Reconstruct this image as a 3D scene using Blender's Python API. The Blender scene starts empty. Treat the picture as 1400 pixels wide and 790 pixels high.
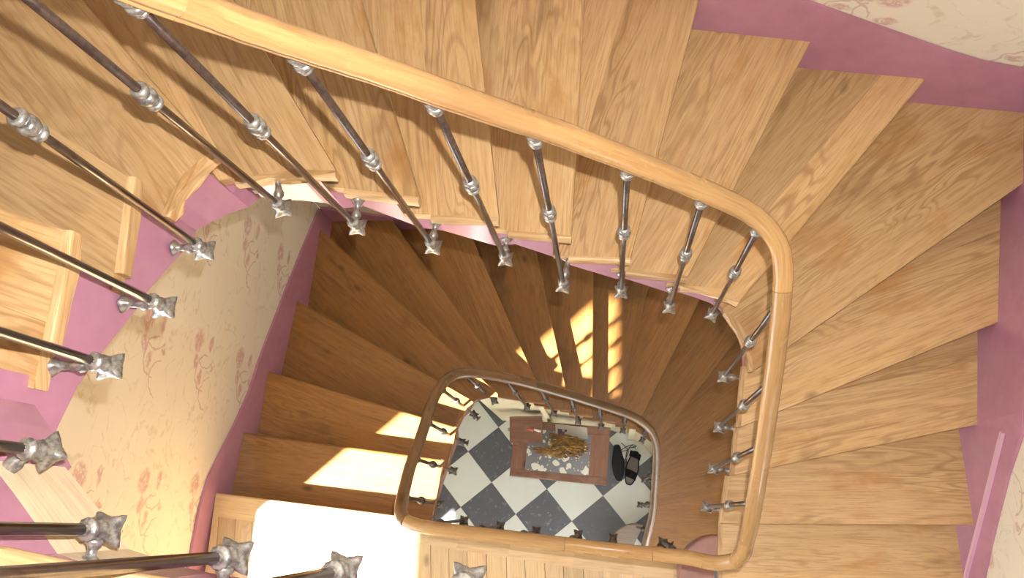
import bpy, bmesh, math, random, json
from mathutils import Vector, Matrix

random.seed(7)
C = bpy.context.scene.collection
SC = bpy.context.scene

# ------------------------------------------------------------------ camera, sky, sun, flash, exposure
RISE = 0.172                      # one riser in metres; the first-floor landing is level 0, hall floor level -17
HALL = -17


def Z(level):
    return (level + 17) * RISE


CAM_Z = Z(22)
cam_data = bpy.data.cameras.new('camera')
cam_data.sensor_width = 36.0
cam_data.lens = 36.0 * 1100 / 1400
cam_data.clip_start = 0.02
cam = bpy.data.objects.new('camera', cam_data)
C.objects.link(cam)
m3 = Matrix(((0.9933, 0.03136, 0.11126), (0.0, 0.96251, -0.27125), (-0.1156, 0.26943, 0.95606)))
cam.matrix_world = Matrix.Translation((0, 0, CAM_Z)) @ m3.to_4x4()
SC.camera = cam

world = bpy.data.worlds.new('daylight')
SC.world = world
world.use_nodes = True
bg = world.node_tree.nodes['Background']
bg.inputs['Color'].default_value = (0.80, 0.90, 1.0, 1)
bg.inputs['Strength'].default_value = 9.0

SUN_DIR = Vector((0.61, 0.50, -1.0)).normalized()
sun_data = bpy.data.lights.new('sun', 'SUN')
sun_data.energy = 60.0
sun_data.angle = math.radians(1.5)
sun_data.color = (1.0, 0.95, 0.86)
sun = bpy.data.objects.new('sun', sun_data)
C.objects.link(sun)
sun.rotation_euler = SUN_DIR.to_track_quat('-Z', 'Y').to_euler()
sun.location = (-6, -8, 14)

flash_data = bpy.data.lights.new('camera_flash', 'AREA')
flash_data.shape = 'DISK'
flash_data.size = 0.02
flash_data.energy = 50.0
flash_data.color = (1.0, 0.96, 0.92)
flash = bpy.data.objects.new('camera_flash', flash_data)
C.objects.link(flash)
flash.location = (0.045, 0.08, CAM_Z + 0.01)
flash.rotation_euler = cam.matrix_world.to_euler()

SC.view_settings.view_transform = 'Standard'
SC.view_settings.look = 'None'
SC.view_settings.gamma = 1.0
SC.view_settings.use_curve_mapping = False
SC.view_settings.exposure = 0.25

# ------------------------------------------------------------------ measured plan (metres, levels in risers)
D = json.loads(r'''{"UI":{"1":[[0.439,-0.277],[0.458,-0.024]],"2":[[0.437,-0.025],[0.446,0.014],[0.476,0.158]],"3":[[0.47,0.155],[0.491,0.289],[0.505,0.352]],"4":[[0.481,0.322],[0.496,0.423],[0.516,0.547]],"5":[[0.512,0.498],[0.507,0.57],[0.505,0.605],[0.492,0.643],[0.471,0.676],[0.437,0.71]],"6":[[0.46,0.698],[0.421,0.73],[0.399,0.742],[0.333,0.753],[0.271,0.759]],"7":[[0.277,0.741],[0.256,0.746],[0.078,0.768]],"8":[[0.089,0.756],[-0.102,0.77]],"9":[[-0.086,0.776],[-0.273,0.8]],"10":[[-0.279,0.776],[-0.469,0.792]],"11":[[-0.465,0.775],[-0.665,0.809]],"12":[[-0.627,0.781],[-0.75,0.792],[-0.79,0.787],[-0.827,0.779],[-0.879,0.774]],"13":[[-0.839,0.766],[-0.869,0.745],[-0.898,0.717],[-0.92,0.679],[-0.931,0.65],[-0.934,0.627]],"14":[[-0.912,0.647],[-0.911,0.572],[-0.91,0.447]],"15":[[-0.9,0.472],[-0.9,0.405],[-0.907,0.242]]},"LI":{"-1":[[-0.794,0.262],[-0.805,0.203],[-0.839,-0.02]],"-2":[[-0.765,0.439],[-0.779,0.38],[-0.807,0.233]],"-3":[[-0.711,0.588],[-0.747,0.559],[-0.775,0.528],[-0.793,0.458]],"-4":[[-0.603,0.642],[-0.661,0.653],[-0.707,0.642],[-0.744,0.61]],"-5":[[-0.489,0.641],[-0.626,0.665]],"-6":[[-0.364,0.645],[-0.512,0.661]],"-7":[[-0.222,0.621],[-0.38,0.638]],"-8":[[-0.086,0.603],[-0.234,0.619]],"-9":[[0.062,0.586],[-0.095,0.598]],"-10":[[0.193,0.557],[0.058,0.578]],"-11":[[0.319,0.463],[0.277,0.523],[0.199,0.564]],"-12":[[0.347,0.321],[0.338,0.462]],"-13":[[0.34,0.197],[0.357,0.33]],"-14":[[0.306,0.057],[0.333,0.192]],"-15":[[0.269,-0.09],[0.308,0.053]],"-16":[[0.231,-0.253],[0.271,-0.092]]},"UE":{"2":[[0.437,-0.025],[1.404,-0.031]],"3":[[0.472,0.155],[1.401,0.34]],"4":[[0.481,0.322],[1.456,0.701]],"5":[[0.512,0.498],[1.541,1.18]],"6":[[0.46,0.698],[1.188,1.521]],"7":[[0.277,0.741],[0.756,1.596]],"8":[[0.088,0.761],[0.356,1.676]],"9":[[-0.085,0.776],[-0.027,1.586]],"10":[[-0.281,0.786],[-0.357,1.491]],"11":[[-0.465,0.79],[-0.652,1.394]],"12":[[-0.627,0.781],[-0.835,1.118]],"13":[[-0.839,0.767],[-1.229,1.198]],"14":[[-0.917,0.648],[-1.224,0.846]],"15":[[-0.906,0.473],[-1.042,0.521]]},"LE":{"0":[[-1.869,0.108],[-1.13,0.02]],"-1":[[-1.838,0.409],[-1.268,0.33]],"-2":[[-1.807,0.754],[-1.338,0.612]],"-3":[[-1.748,1.169],[-0.915,0.689]],"-4":[[-1.704,1.66],[-0.793,0.81]],"-5":[[-1.271,1.737],[-0.61,0.815]],"-6":[[-0.806,1.681],[-0.422,0.792]],"-7":[[-0.417,1.623],[-0.251,0.766]],"-8":[[-0.056,1.558],[-0.081,0.79]],"-9":[[0.315,1.487],[0.127,0.812]],"-10":[[0.676,1.44],[0.246,0.654]],"-11":[[0.933,1.217],[0.383,0.552]],"-12":[[0.802,0.671],[0.357,0.336]],"-13":[[0.726,0.364],[0.335,0.197]],"-14":[[0.822,0.164],[0.301,0.062]],"-15":[[0.79,-0.084],[0.264,-0.09]]},"UB":[[2,0.419,0.037],[3,0.437,0.189],[4,0.449,0.342],[5,0.456,0.516],[6,0.405,0.723],[7,0.235,0.713],[8,0.063,0.728],[9,-0.122,0.705],[10,-0.287,0.748],[11,-0.472,0.736],[12,-0.641,0.741],[13,-0.779,0.734],[14,-0.878,0.569],[15,-0.854,0.394],[16,-0.837,0.245],[17,-0.801,0.089]],"U2B":[[17,-0.694,-0.019],[17,-0.505,-0.053],[17,-0.352,-0.07],[17,-0.185,-0.082]],"LB":[[-15,0.208,-0.083],[-14,0.234,0.081],[-13,0.268,0.259],[-11.5,0.256,0.53],[-10,0.114,0.575],[-9,-0.036,0.584],[-8,-0.186,0.602],[-7,-0.335,0.637],[-6,-0.491,0.657],[-5,-0.676,0.676],[-4,-0.774,0.574],[-3,-0.817,0.401],[-2,-0.826,0.233],[-1,-0.86,0.058]],"L1B":[[0,-0.702,-0.021],[0,-0.525,-0.048],[0,-0.35,-0.07],[0,-0.15,-0.085],[0,0.014,-0.101],[0,0.244,-0.12]],"UR":[[0.409,-0.141,5.4],[0.425,-0.109,5.897],[0.423,-0.069,6.361],[0.424,-0.032,6.787],[0.422,0.004,7.176],[0.421,0.038,7.512],[0.422,0.072,7.782],[0.423,0.105,8.003],[0.426,0.138,8.205],[0.428,0.17,8.401],[0.43,0.201,8.594],[0.431,0.232,8.783],[0.432,0.261,8.971],[0.433,0.291,9.154],[0.435,0.32,9.331],[0.436,0.348,9.497],[0.438,0.376,9.653],[0.439,0.404,9.802],[0.44,0.431,9.95],[0.441,0.458,10.096],[0.442,0.485,10.237],[0.442,0.512,10.372],[0.442,0.538,10.498],[0.442,0.564,10.62],[0.439,0.59,10.74],[0.433,0.615,10.859],[0.421,0.637,10.98],[0.403,0.656,11.104],[0.381,0.671,11.241],[0.355,0.682,11.395],[0.326,0.688,11.562],[0.297,0.691,11.736],[0.267,0.693,11.909],[0.239,0.695,12.077],[0.211,0.696,12.234],[0.183,0.699,12.383],[0.157,0.701,12.526],[0.131,0.703,12.669],[0.105,0.704,12.809],[0.08,0.705,12.946],[0.056,0.707,13.075],[0.032,0.709,13.195],[0.008,0.711,13.308],[-0.015,0.713,13.419],[-0.038,0.715,13.529],[-0.06,0.717,13.64],[-0.082,0.718,13.75],[-0.104,0.718,13.862],[-0.125,0.718,13.977],[-0.146,0.716,14.095],[-0.166,0.715,14.217],[-0.185,0.713,14.339],[-0.204,0.711,14.462],[-0.222,0.709,14.584],[-0.24,0.707,14.706],[-0.258,0.705,14.821],[-0.275,0.704,14.927],[-0.292,0.704,15.021],[-0.309,0.705,15.108],[-0.326,0.706,15.192],[-0.342,0.706,15.275],[-0.359,0.707,15.358],[-0.375,0.707,15.441],[-0.39,0.706,15.524],[-0.405,0.706,15.607],[-0.42,0.705,15.691],[-0.435,0.704,15.773],[-0.449,0.704,15.854],[-0.463,0.703,15.933],[-0.477,0.702,16.011],[-0.49,0.702,16.087],[-0.503,0.701,16.164],[-0.516,0.7,16.24],[-0.528,0.7,16.317],[-0.54,0.699,16.393],[-0.551,0.698,16.47],[-0.562,0.697,16.546],[-0.571,0.694,16.638],[-0.572,0.681,16.802],[-0.556,0.65,17.099],[-0.53,0.608,17.473],[-0.509,0.575,17.778],[-0.502,0.557,17.954],[-0.504,0.55,18.059],[-0.506,0.544,18.149],[-0.508,0.538,18.239],[-0.509,0.532,18.329],[-0.51,0.526,18.42],[-0.51,0.519,18.51],[-0.51,0.512,18.6]],"LR":[[0.218,-0.218,-10.8],[0.227,-0.183,-10.51],[0.235,-0.148,-10.228],[0.243,-0.113,-9.966],[0.251,-0.079,-9.737],[0.26,-0.045,-9.541],[0.268,-0.012,-9.363],[0.274,0.021,-9.192],[0.279,0.055,-9.021],[0.282,0.088,-8.849],[0.284,0.121,-8.678],[0.286,0.154,-8.505],[0.289,0.187,-8.333],[0.291,0.219,-8.16],[0.293,0.251,-7.987],[0.295,0.283,-7.812],[0.296,0.315,-7.636],[0.297,0.346,-7.458],[0.297,0.377,-7.28],[0.295,0.407,-7.101],[0.289,0.437,-6.923],[0.278,0.464,-6.741],[0.263,0.489,-6.545],[0.241,0.509,-6.316],[0.216,0.525,-6.045],[0.188,0.538,-5.743],[0.16,0.548,-5.43],[0.13,0.556,-5.123],[0.101,0.562,-4.828],[0.071,0.567,-4.547],[0.042,0.571,-4.276],[0.013,0.576,-4.011],[-0.016,0.58,-3.754],[-0.044,0.584,-3.514],[-0.072,0.589,-3.292],[-0.099,0.593,-3.082],[-0.126,0.598,-2.878],[-0.153,0.602,-2.677],[-0.179,0.607,-2.484],[-0.205,0.611,-2.304],[-0.231,0.615,-2.135],[-0.257,0.619,-1.973],[-0.283,0.623,-1.813],[-0.308,0.628,-1.654],[-0.333,0.632,-1.501],[-0.358,0.636,-1.353],[-0.383,0.64,-1.209],[-0.408,0.643,-1.067],[-0.432,0.646,-0.926],[-0.456,0.649,-0.787],[-0.481,0.651,-0.655],[-0.505,0.654,-0.534],[-0.529,0.656,-0.423],[-0.554,0.658,-0.317],[-0.578,0.66,-0.212],[-0.602,0.661,-0.107],[-0.626,0.662,0.0],[-0.65,0.66,0.112],[-0.673,0.655,0.232],[-0.694,0.647,0.36],[-0.713,0.634,0.492],[-0.73,0.617,0.626],[-0.743,0.596,0.759],[-0.754,0.572,0.888],[-0.763,0.548,1.013],[-0.77,0.523,1.133],[-0.775,0.497,1.251],[-0.779,0.471,1.367],[-0.782,0.445,1.484],[-0.785,0.419,1.601],[-0.787,0.394,1.72],[-0.789,0.368,1.842],[-0.791,0.344,1.967],[-0.793,0.319,2.094],[-0.795,0.295,2.22],[-0.798,0.272,2.347],[-0.8,0.248,2.471],[-0.803,0.226,2.592],[-0.805,0.203,2.707],[-0.807,0.181,2.817],[-0.807,0.159,2.926],[-0.808,0.136,3.034],[-0.807,0.115,3.144],[-0.807,0.093,3.271],[-0.803,0.071,3.459],[-0.795,0.05,3.736],[-0.783,0.029,4.045],[-0.772,0.011,4.276],[-0.759,-0.006,4.392],[-0.744,-0.018,4.442],[-0.725,-0.027,4.476],[-0.704,-0.033,4.508],[-0.682,-0.037,4.539],[-0.661,-0.04,4.568],[-0.639,-0.043,4.589],[-0.619,-0.046,4.602],[-0.598,-0.048,4.609],[-0.577,-0.05,4.613],[-0.557,-0.053,4.617],[-0.537,-0.055,4.622],[-0.516,-0.057,4.626],[-0.496,-0.059,4.63],[-0.476,-0.061,4.634],[-0.455,-0.064,4.638],[-0.435,-0.066,4.643],[-0.415,-0.068,4.647],[-0.395,-0.07,4.651],[-0.375,-0.072,4.655],[-0.355,-0.074,4.659],[-0.335,-0.077,4.664],[-0.315,-0.079,4.668],[-0.295,-0.081,4.672],[-0.276,-0.083,4.676],[-0.256,-0.085,4.68],[-0.236,-0.087,4.685],[-0.216,-0.09,4.689],[-0.197,-0.092,4.693],[-0.177,-0.094,4.697],[-0.158,-0.096,4.701],[-0.138,-0.098,4.706],[-0.119,-0.1,4.71],[-0.1,-0.102,4.714],[-0.08,-0.105,4.718],[-0.061,-0.107,4.722],[-0.042,-0.109,4.727],[-0.023,-0.111,4.731],[-0.004,-0.113,4.735],[0.016,-0.115,4.739],[0.035,-0.117,4.745],[0.054,-0.119,4.753],[0.073,-0.12,4.765],[0.091,-0.122,4.783],[0.11,-0.124,4.804],[0.129,-0.125,4.827],[0.147,-0.127,4.849],[0.166,-0.128,4.871],[0.184,-0.13,4.893],[0.203,-0.131,4.916],[0.221,-0.133,4.938],[0.239,-0.134,4.96],[0.257,-0.136,4.983],[0.275,-0.139,5.005],[0.292,-0.143,5.027],[0.31,-0.147,5.05],[0.327,-0.15,5.077],[0.344,-0.152,5.116],[0.36,-0.151,5.172],[0.377,-0.149,5.242],[0.393,-0.145,5.32],[0.409,-0.141,5.4]],"tiles":[[0.1982,-0.2507],[0.2538,0.196],[-0.9489,0.2637]]}''')
UI = {int(k): [Vector(p) for p in v] for k, v in D['UI'].items()}
LI = {int(k): [Vector(p) for p in v] for k, v in D['LI'].items()}
UE = {int(k): [Vector(p) for p in v] for k, v in D['UE'].items()}
LE = {int(k): [Vector(p) for p in v][::-1] for k, v in D['LE'].items()}
# outer walls of the stairwell, counter-clockwise seen from above, starting bottom right
WALL = [Vector(p) for p in ((1.41, -1.75), (1.404, -.031), (1.401, .34), (1.456, .70), (1.541, 1.18), (1.59, 1.452), (1.188, 1.521), (.756, 1.596),
        (.356, 1.676), (-.05, 1.735), (-.8, 1.78), (-1.271, 1.79), (-1.69, 1.80), (-1.704, 1.66), (-1.748, 1.169), (-1.807, .754), (-1.838, .409),
        (-1.869, .108), (-1.905, -.3), (-1.95, -1.75))]

# ------------------------------------------------------------------ node helpers and materials


class NT:
    def __init__(self, name):
        self.m = bpy.data.materials.new(name)
        self.m.use_nodes = True
        self.t = self.m.node_tree
        self.b = self.t.nodes['Principled BSDF']

    def n(self, typ, **kw):
        nd = self.t.nodes.new(typ)
        for k, v in kw.items():
            setattr(nd, k, v)
        return nd

    def link(self, a, b):
        self.t.links.new(a, b)

    def put(self, sock, v):
        if hasattr(v, 'is_output'):
            self.t.links.new(v, sock)
        else:
            sock.default_value = v

    def math(self, op, a, b=0.0, c=0.0, clamp=False):
        nd = self.n('ShaderNodeMath', operation=op, use_clamp=clamp)
        self.put(nd.inputs[0], a)
        self.put(nd.inputs[1], b)
        self.put(nd.inputs[2], c)
        return nd.outputs[0]

    def mix(self, f, a, b):
        nd = self.n('ShaderNodeMix', data_type='RGBA')
        self.put(nd.inputs[0], f)
        self.put(nd.inputs[6], a if hasattr(a, 'is_output') else (*a, 1))
        self.put(nd.inputs[7], b if hasattr(b, 'is_output') else (*b, 1))
        return nd.outputs[2]

    def noise(self, vec, scale, detail=4.0, rough=0.55, dist=0.0):
        nd = self.n('ShaderNodeTexNoise')
        self.put(nd.inputs['Vector'], vec)
        nd.inputs['Scale'].default_value = scale
        nd.inputs['Detail'].default_value = detail
        nd.inputs['Roughness'].default_value = rough
        nd.inputs['Distortion'].default_value = dist
        return nd.outputs['Fac']

    def ramp(self, f, lo, hi):
        nd = self.n('ShaderNodeMapRange', clamp=True)
        self.put(nd.inputs[0], f)
        nd.inputs[1].default_value = lo
        nd.inputs[2].default_value = hi
        return nd.outputs[0]

    def uv(self, sx, sy, off=None):
        tc = self.n('ShaderNodeTexCoord').outputs['UV']
        mp = self.n('ShaderNodeMapping')
        self.link(tc, mp.inputs['Vector'])
        mp.inputs['Scale'].default_value = (sx, sy, 1)
        if off is not None:
            self.link(off, mp.inputs['Location'])
        return mp.outputs[0]

    def rnd(self):
        return self.n('ShaderNodeObjectInfo').outputs['Random']

    def vec(self, x, y, z):
        nd = self.n('ShaderNodeCombineXYZ')
        self.put(nd.inputs[0], x)
        self.put(nd.inputs[1], y)
        self.put(nd.inputs[2], z)
        return nd.outputs[0]

    def bump(self, h, strength, dist=0.002):
        nd = self.n('ShaderNodeBump')
        nd.inputs['Strength'].default_value = strength
        nd.inputs['Distance'].default_value = dist
        self.link(h, nd.inputs['Height'])
        self.link(nd.outputs[0], self.b.inputs['Normal'])

    def out(self, color=None, rough=None, metal=None, spec=None, coat=None):
        if color is not None:
            self.put(self.b.inputs['Base Color'], color if hasattr(color, 'is_output') else (*color, 1))
        if rough is not None:
            self.put(self.b.inputs['Roughness'], rough)
        if metal is not None:
            self.b.inputs['Metallic'].default_value = metal
        if spec is not None:
            self.b.inputs['Specular IOR Level'].default_value = spec
        if coat is not None:
            self.b.inputs['Coat Weight'].default_value = coat
            self.b.inputs['Coat Roughness'].default_value = 0.25
        return self.m


def wood(name, light, mid, dark, stain, rough=0.42, ring=1.0, wear=0.5):
    t = NT(name)
    r = t.rnd()
    off = t.vec(t.math('MULTIPLY', r, 57.0), t.math('MULTIPLY', r, 31.0), t.math('MULTIPLY', r, 13.0))
    streak0 = t.noise(t.uv(1.6, 6, off), 1.0, 2, .5)
    broad = t.noise(t.uv(.8, 5.5, off), 1.0, 3, 0.5, 0.6)
    rings = t.math('SINE', t.math('MULTIPLY', broad, 120.0))
    rings = t.math('MULTIPLY', t.math('MULTIPLY', t.ramp(rings, .0, 1.0), t.ramp(streak0, .38, .62)), ring)
    fine = t.noise(t.uv(9, 190, off), 1.0, 3, 0.6)
    streak = t.noise(t.uv(1.3, 34, off), 1.0, 4, 0.6)
    patch = t.noise(t.uv(3.2, 5.0, off), 1.0, 5, 0.6, 0.4)
    col = t.mix(t.ramp(streak, .3, .72), light, mid)
    col = t.mix(t.math('MULTIPLY', rings, .50), col, dark)
    col = t.mix(t.math('MULTIPLY', t.ramp(fine, .48, .72), .5), col, dark)
    col = t.mix(t.math('MULTIPLY', t.ramp(patch, .54, .74), wear), col, stain)
    smudge = t.noise(t.uv(2.0, 3.0, off), 1.0, 4, .65, .3)
    col = t.mix(t.math('MULTIPLY', t.ramp(smudge, .57, .74), .6), col, tuple(c * .75 for c in dark))
    # small knots, elongated along the grain
    vo = t.n('ShaderNodeTexVoronoi', feature='F1')
    t.link(t.uv(2.6, 5.0, off), vo.inputs['Vector'])
    vo.inputs['Scale'].default_value = 1.0
    kn = t.math('SUBTRACT', 1.0, t.ramp(t.math('ADD', vo.outputs['Distance'], t.math('MULTIPLY', fine, .06)), .06, .13))
    col = t.mix(t.math('MULTIPLY', kn, .65), col, tuple(c * .28 for c in dark))
    hsv = t.n('ShaderNodeHueSaturation')
    t.link(col, hsv.inputs['Color'])
    t.put(hsv.inputs['Value'], t.math('ADD', t.math('MULTIPLY', r, .30), .84))
    t.bump(t.math('ADD', fine, t.math('MULTIPLY', rings, .4)), .12, .001)
    return t.out(hsv.outputs[0], t.math('ADD', t.math('MULTIPLY', patch, .3), rough - .15), spec=.4)


def paint(name, base, speck=0.08, rough=.5, scale=14.0, spec=.4):
    t = NT(name)
    tc = t.n('ShaderNodeTexCoord').outputs['Object']
    a = t.noise(tc, scale, 4, .6)
    b = t.noise(tc, scale * .22, 3, .5)
    d = tuple(c * (1 - 2.2 * speck) for c in base)
    l = tuple(min(1, c * (1 + speck)) for c in base)
    col = t.mix(t.ramp(t.math('ADD', t.math('MULTIPLY', a, .5), t.math('MULTIPLY', b, .5)), .35, .65), d, l)
    t.bump(t.noise(tc, 90, 3), .05, .001)
    return t.out(col, rough, spec=spec)


def wallpaper(name):
    t = NT(name)
    tc = t.n('ShaderNodeTexCoord').outputs['UV']
    sp = t.n('ShaderNodeSeparateXYZ')
    t.link(tc, sp.inputs[0])
    wob = t.n('ShaderNodeTexNoise')
    t.link(tc, wob.inputs['Vector'])
    wob.inputs['Scale'].default_value = 26.0
    ws = t.n('ShaderNodeSeparateXYZ')
    t.link(wob.outputs['Color'], ws.inputs[0])
    u = t.math('ADD', sp.outputs[0], t.math('MULTIPLY', t.math('SUBTRACT', ws.outputs[0], .5), .035))
    v = t.math('ADD', sp.outputs[1], t.math('MULTIPLY', t.math('SUBTRACT', ws.outputs[1], .5), .035))
    SU, SV = .63, .42
    U0 = t.math('SUBTRACT', u, 6.95 - SU / 2 + .02)
    ci = t.math('FLOOR', t.math('DIVIDE', U0, SU))
    h = t.math('SUBTRACT', t.math('SUBTRACT', U0, t.math('MULTIPLY', ci, SU)), SU / 2)
    half = t.math('MULTIPLY', t.math('MODULO', t.math('ADD', ci, 40.0), 2.0), SV * .5)
    V0 = t.math('ADD', t.math('SUBTRACT', v, (17 * RISE + .13) - SV / 2 + 3 * SV * 4), half)
    vi = t.math('FLOOR', t.math('DIVIDE', V0, SV))
    w = t.math('SUBTRACT', t.math('SUBTRACT', V0, t.math('MULTIPLY', vi, SV)), SV / 2)

    def ell(cx, cy, rx, ry):
        dx = t.math('DIVIDE', t.math('SUBTRACT', h, cx), rx)
        dy = t.math('DIVIDE', t.math('SUBTRACT', w, cy), ry)
        q = t.math('ADD', t.math('MULTIPLY', dx, dx), t.math('MULTIPLY', dy, dy))
        return t.math('SUBTRACT', 1.0, t.ramp(q, .45, 1.1))

    def ring(cx, cy, R, wd, hmin, wmin):
        dx = t.math('SUBTRACT', h, cx)
        dy = t.math('SUBTRACT', w, cy)
        d = t.math('SQRT', t.math('ADD', t.math('MULTIPLY', dx, dx), t.math('MULTIPLY', dy, dy)))
        k = t.math('SUBTRACT', 1.0, t.ramp(t.math('ABSOLUTE', t.math('SUBTRACT', d, R)), wd * .5, wd))
        k = t.math('MULTIPLY', k, t.math('GREATER_THAN', h, hmin))
        return t.math('MULTIPLY', k, t.math('GREATER_THAN', w, wmin))

    flower = ell(-.02, .06, .055, .045)
    for e in ((-.025, -.055, .042, .018), (.075, .055, .042, .02), (.135, .0, .04, .02), (.085, -.095, .02, .016)):
        flower = t.math('MAXIMUM', flower, ell(*e))
    petal = t.noise(t.vec(t.math('MULTIPLY', u, 40), t.math('MULTIPLY', v, 60), 0), 1.0, 3, .7)
    flower = t.math('MULTIPLY', flower, t.ramp(petal, .33, .52))
    stem = t.math('MAXIMUM', ring(.115, -.045, .085, .006, .03, -.045), ring(.02, -.03, .07, .005, .05, -.2))
    stem = t.math('MAXIMUM', stem, ring(.20, -.10, .075, .005, -.2, -.09))
    # faint olive scrollwork all over
    scr = t.noise(t.vec(t.math('MULTIPLY', u, 4.2), t.math('MULTIPLY', v, 6.5), 0), 1.0, 1.5, .4, 1.6)
    line = t.math('SUBTRACT', 1.0, t.ramp(t.math('ABSOLUTE', t.math('SUBTRACT', scr, .5)), .006, .03))
    brk = t.noise(t.vec(t.math('MULTIPLY', u, 30), t.math('MULTIPLY', v, 30), 0), 1.0, 3, .7)
    line = t.math('MULTIPLY', t.math('MULTIPLY', line, t.ramp(brk, .42, .6)), .5)
    base = t.mix(t.noise(tc, 2.5, 3), (.65, .57, .44), (.70, .63, .50))
    col = t.mix(line, base, (.46, .38, .22))
    col = t.mix(t.math('MULTIPLY', stem, .45), col, (.36, .17, .15))
    col = t.mix(t.math('MULTIPLY', flower, .62), col, (.44, .19, .18))
    return t.out(col, .7, spec=.2)


def iron(name, a, b, metal, rough):
    t = NT(name)
    tc = t.n('ShaderNodeTexCoord').outputs['Object']
    f = t.noise(tc, 70, 4, .65)
    col = t.mix(t.ramp(f, .4, .62), a, b)
    t.bump(t.noise(tc, 160, 3), .25, .001)
    return t.out(col, t.math('ADD', t.math('MULTIPLY', f, .25), rough - .1), metal)


M = {}
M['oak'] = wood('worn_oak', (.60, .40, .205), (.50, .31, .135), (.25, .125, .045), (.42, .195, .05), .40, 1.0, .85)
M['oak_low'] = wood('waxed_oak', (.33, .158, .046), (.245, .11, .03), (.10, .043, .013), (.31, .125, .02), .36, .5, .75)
M['worn_step'] = wood('worn_grey_oak', (.27, .215, .17), (.21, .16, .12), (.11, .08, .06), (.34, .29, .24), .5, .4, .8)
M['riser'] = wood('riser_oak', (.38, .21, .08), (.30, .155, .05), (.16, .075, .022), (.30, .13, .03), .45, .5, .4)
M['plank'] = wood('landing_oak', (.60, .42, .22), (.52, .34, .16), (.34, .20, .09), (.55, .33, .13), .42, .5, .4)
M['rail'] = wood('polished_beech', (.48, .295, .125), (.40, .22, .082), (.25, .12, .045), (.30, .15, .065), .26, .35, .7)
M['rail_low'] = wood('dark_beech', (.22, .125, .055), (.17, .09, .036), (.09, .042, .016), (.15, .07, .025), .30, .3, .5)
M['pale'] = wood('pale_painted_reflection', (.80, .66, .46), (.72, .56, .36), (.50, .36, .22), (.74, .58, .40), .6, .5, .3)  # pale streaks stand in for the sunlit landing mirrored in glossy paint
M['table'] = wood('worn_mahogany', (.30, .15, .095), (.23, .105, .065), (.11, .05, .03), (.40, .27, .19), .5, .3, .9)
M['pink'] = paint('old_rose_paint', (.43, .195, .275), .05, .2, spec=.6)
M['rose_brown'] = paint('rose_brown_paint', (.33, .16, .13), .12, .35)
M['cream'] = paint('cream_paint', (.62, .52, .33), .06, .6)
M['plaster'] = paint('plaster', (.72, .68, .6), .04, .8)
M['pale_pink'] = paint('pale_rose_paint', (.62, .38, .46), .03, .35)
M['white'] = paint('white_paint', (.75, .74, .7), .03, .5)
M['paper'] = wallpaper('floral_wallpaper')
M['shaft'] = iron('bronzed_iron', (.040, .024, .018), (.075, .045, .033), .35, .30)
M['shaft'].node_tree.nodes['Principled BSDF'].inputs['Coat Weight'].default_value = .7
M['shaft'].node_tree.nodes['Principled BSDF'].inputs['Coat Roughness'].default_value = .12
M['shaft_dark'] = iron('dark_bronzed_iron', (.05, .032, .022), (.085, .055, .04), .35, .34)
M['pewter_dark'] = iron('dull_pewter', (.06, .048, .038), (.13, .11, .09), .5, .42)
M['pewter'] = iron('pewter_iron', (.17, .162, .15), (.42, .405, .375), .65, .33)
M['black'] = paint('black_fabric', (.012, .011, .013), .2, .8)
M['insole'] = paint('grey_insole', (.22, .19, .17), .15, .8)
M['sole'] = paint('grey_sole', (.3, .29, .25), .15, .6)
M['cable'] = paint('black_rubber', (.03, .03, .035), .1, .5)
M['straw'] = paint('dry_straw', (.26, .135, .03), .3, .8, 60)
M['straw2'] = paint('golden_straw', (.36, .20, .045), .3, .8, 60)
M['sheet'] = paint('white_sheet', (.80, .77, .68), .03, .7)
M['purple'] = paint('purple_print', (.32, .17, .30), .3, .7, 50)
M['red'] = paint('red_plastic', (.55, .12, .09), .1, .4)
M['grey'] = paint('grey_plastic', (.18, .18, .19), .1, .4)


def tile_mat(name, a, b, c, amt):
    t = NT(name)
    tc = t.n('ShaderNodeTexCoord').outputs['UV']
    r = t.rnd()
    off = t.vec(t.math('MULTIPLY', r, 9), t.math('MULTIPLY', r, 5), 0)
    mp = t.n('ShaderNodeMapping')
    t.link(tc, mp.inputs[0])
    t.link(off, mp.inputs[1])
    f = t.noise(mp.outputs[0], 6, 5, .6)
    s = t.noise(mp.outputs[0], 22, 5, .7)
    col = t.mix(f, a, b)
    k = t.math('MULTIPLY', t.ramp(s, .56, .75), t.math('MULTIPLY', t.math('ADD', t.math('MULTIPLY', r, .8), .2), amt))
    col = t.mix(k, col, c)
    t.bump(s, .06, .001)
    return t.out(col, t.math('ADD', .28, t.math('MULTIPLY', s, .25)), spec=.45)


M['slate'] = tile_mat('slate_tile', (.075, .078, .085), (.12, .12, .13), (.36, .37, .39), .9)
M['ivory'] = tile_mat('ivory_tile', (.62, .63, .55), (.72, .73, .65), (.55, .55, .47), .4)


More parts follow.
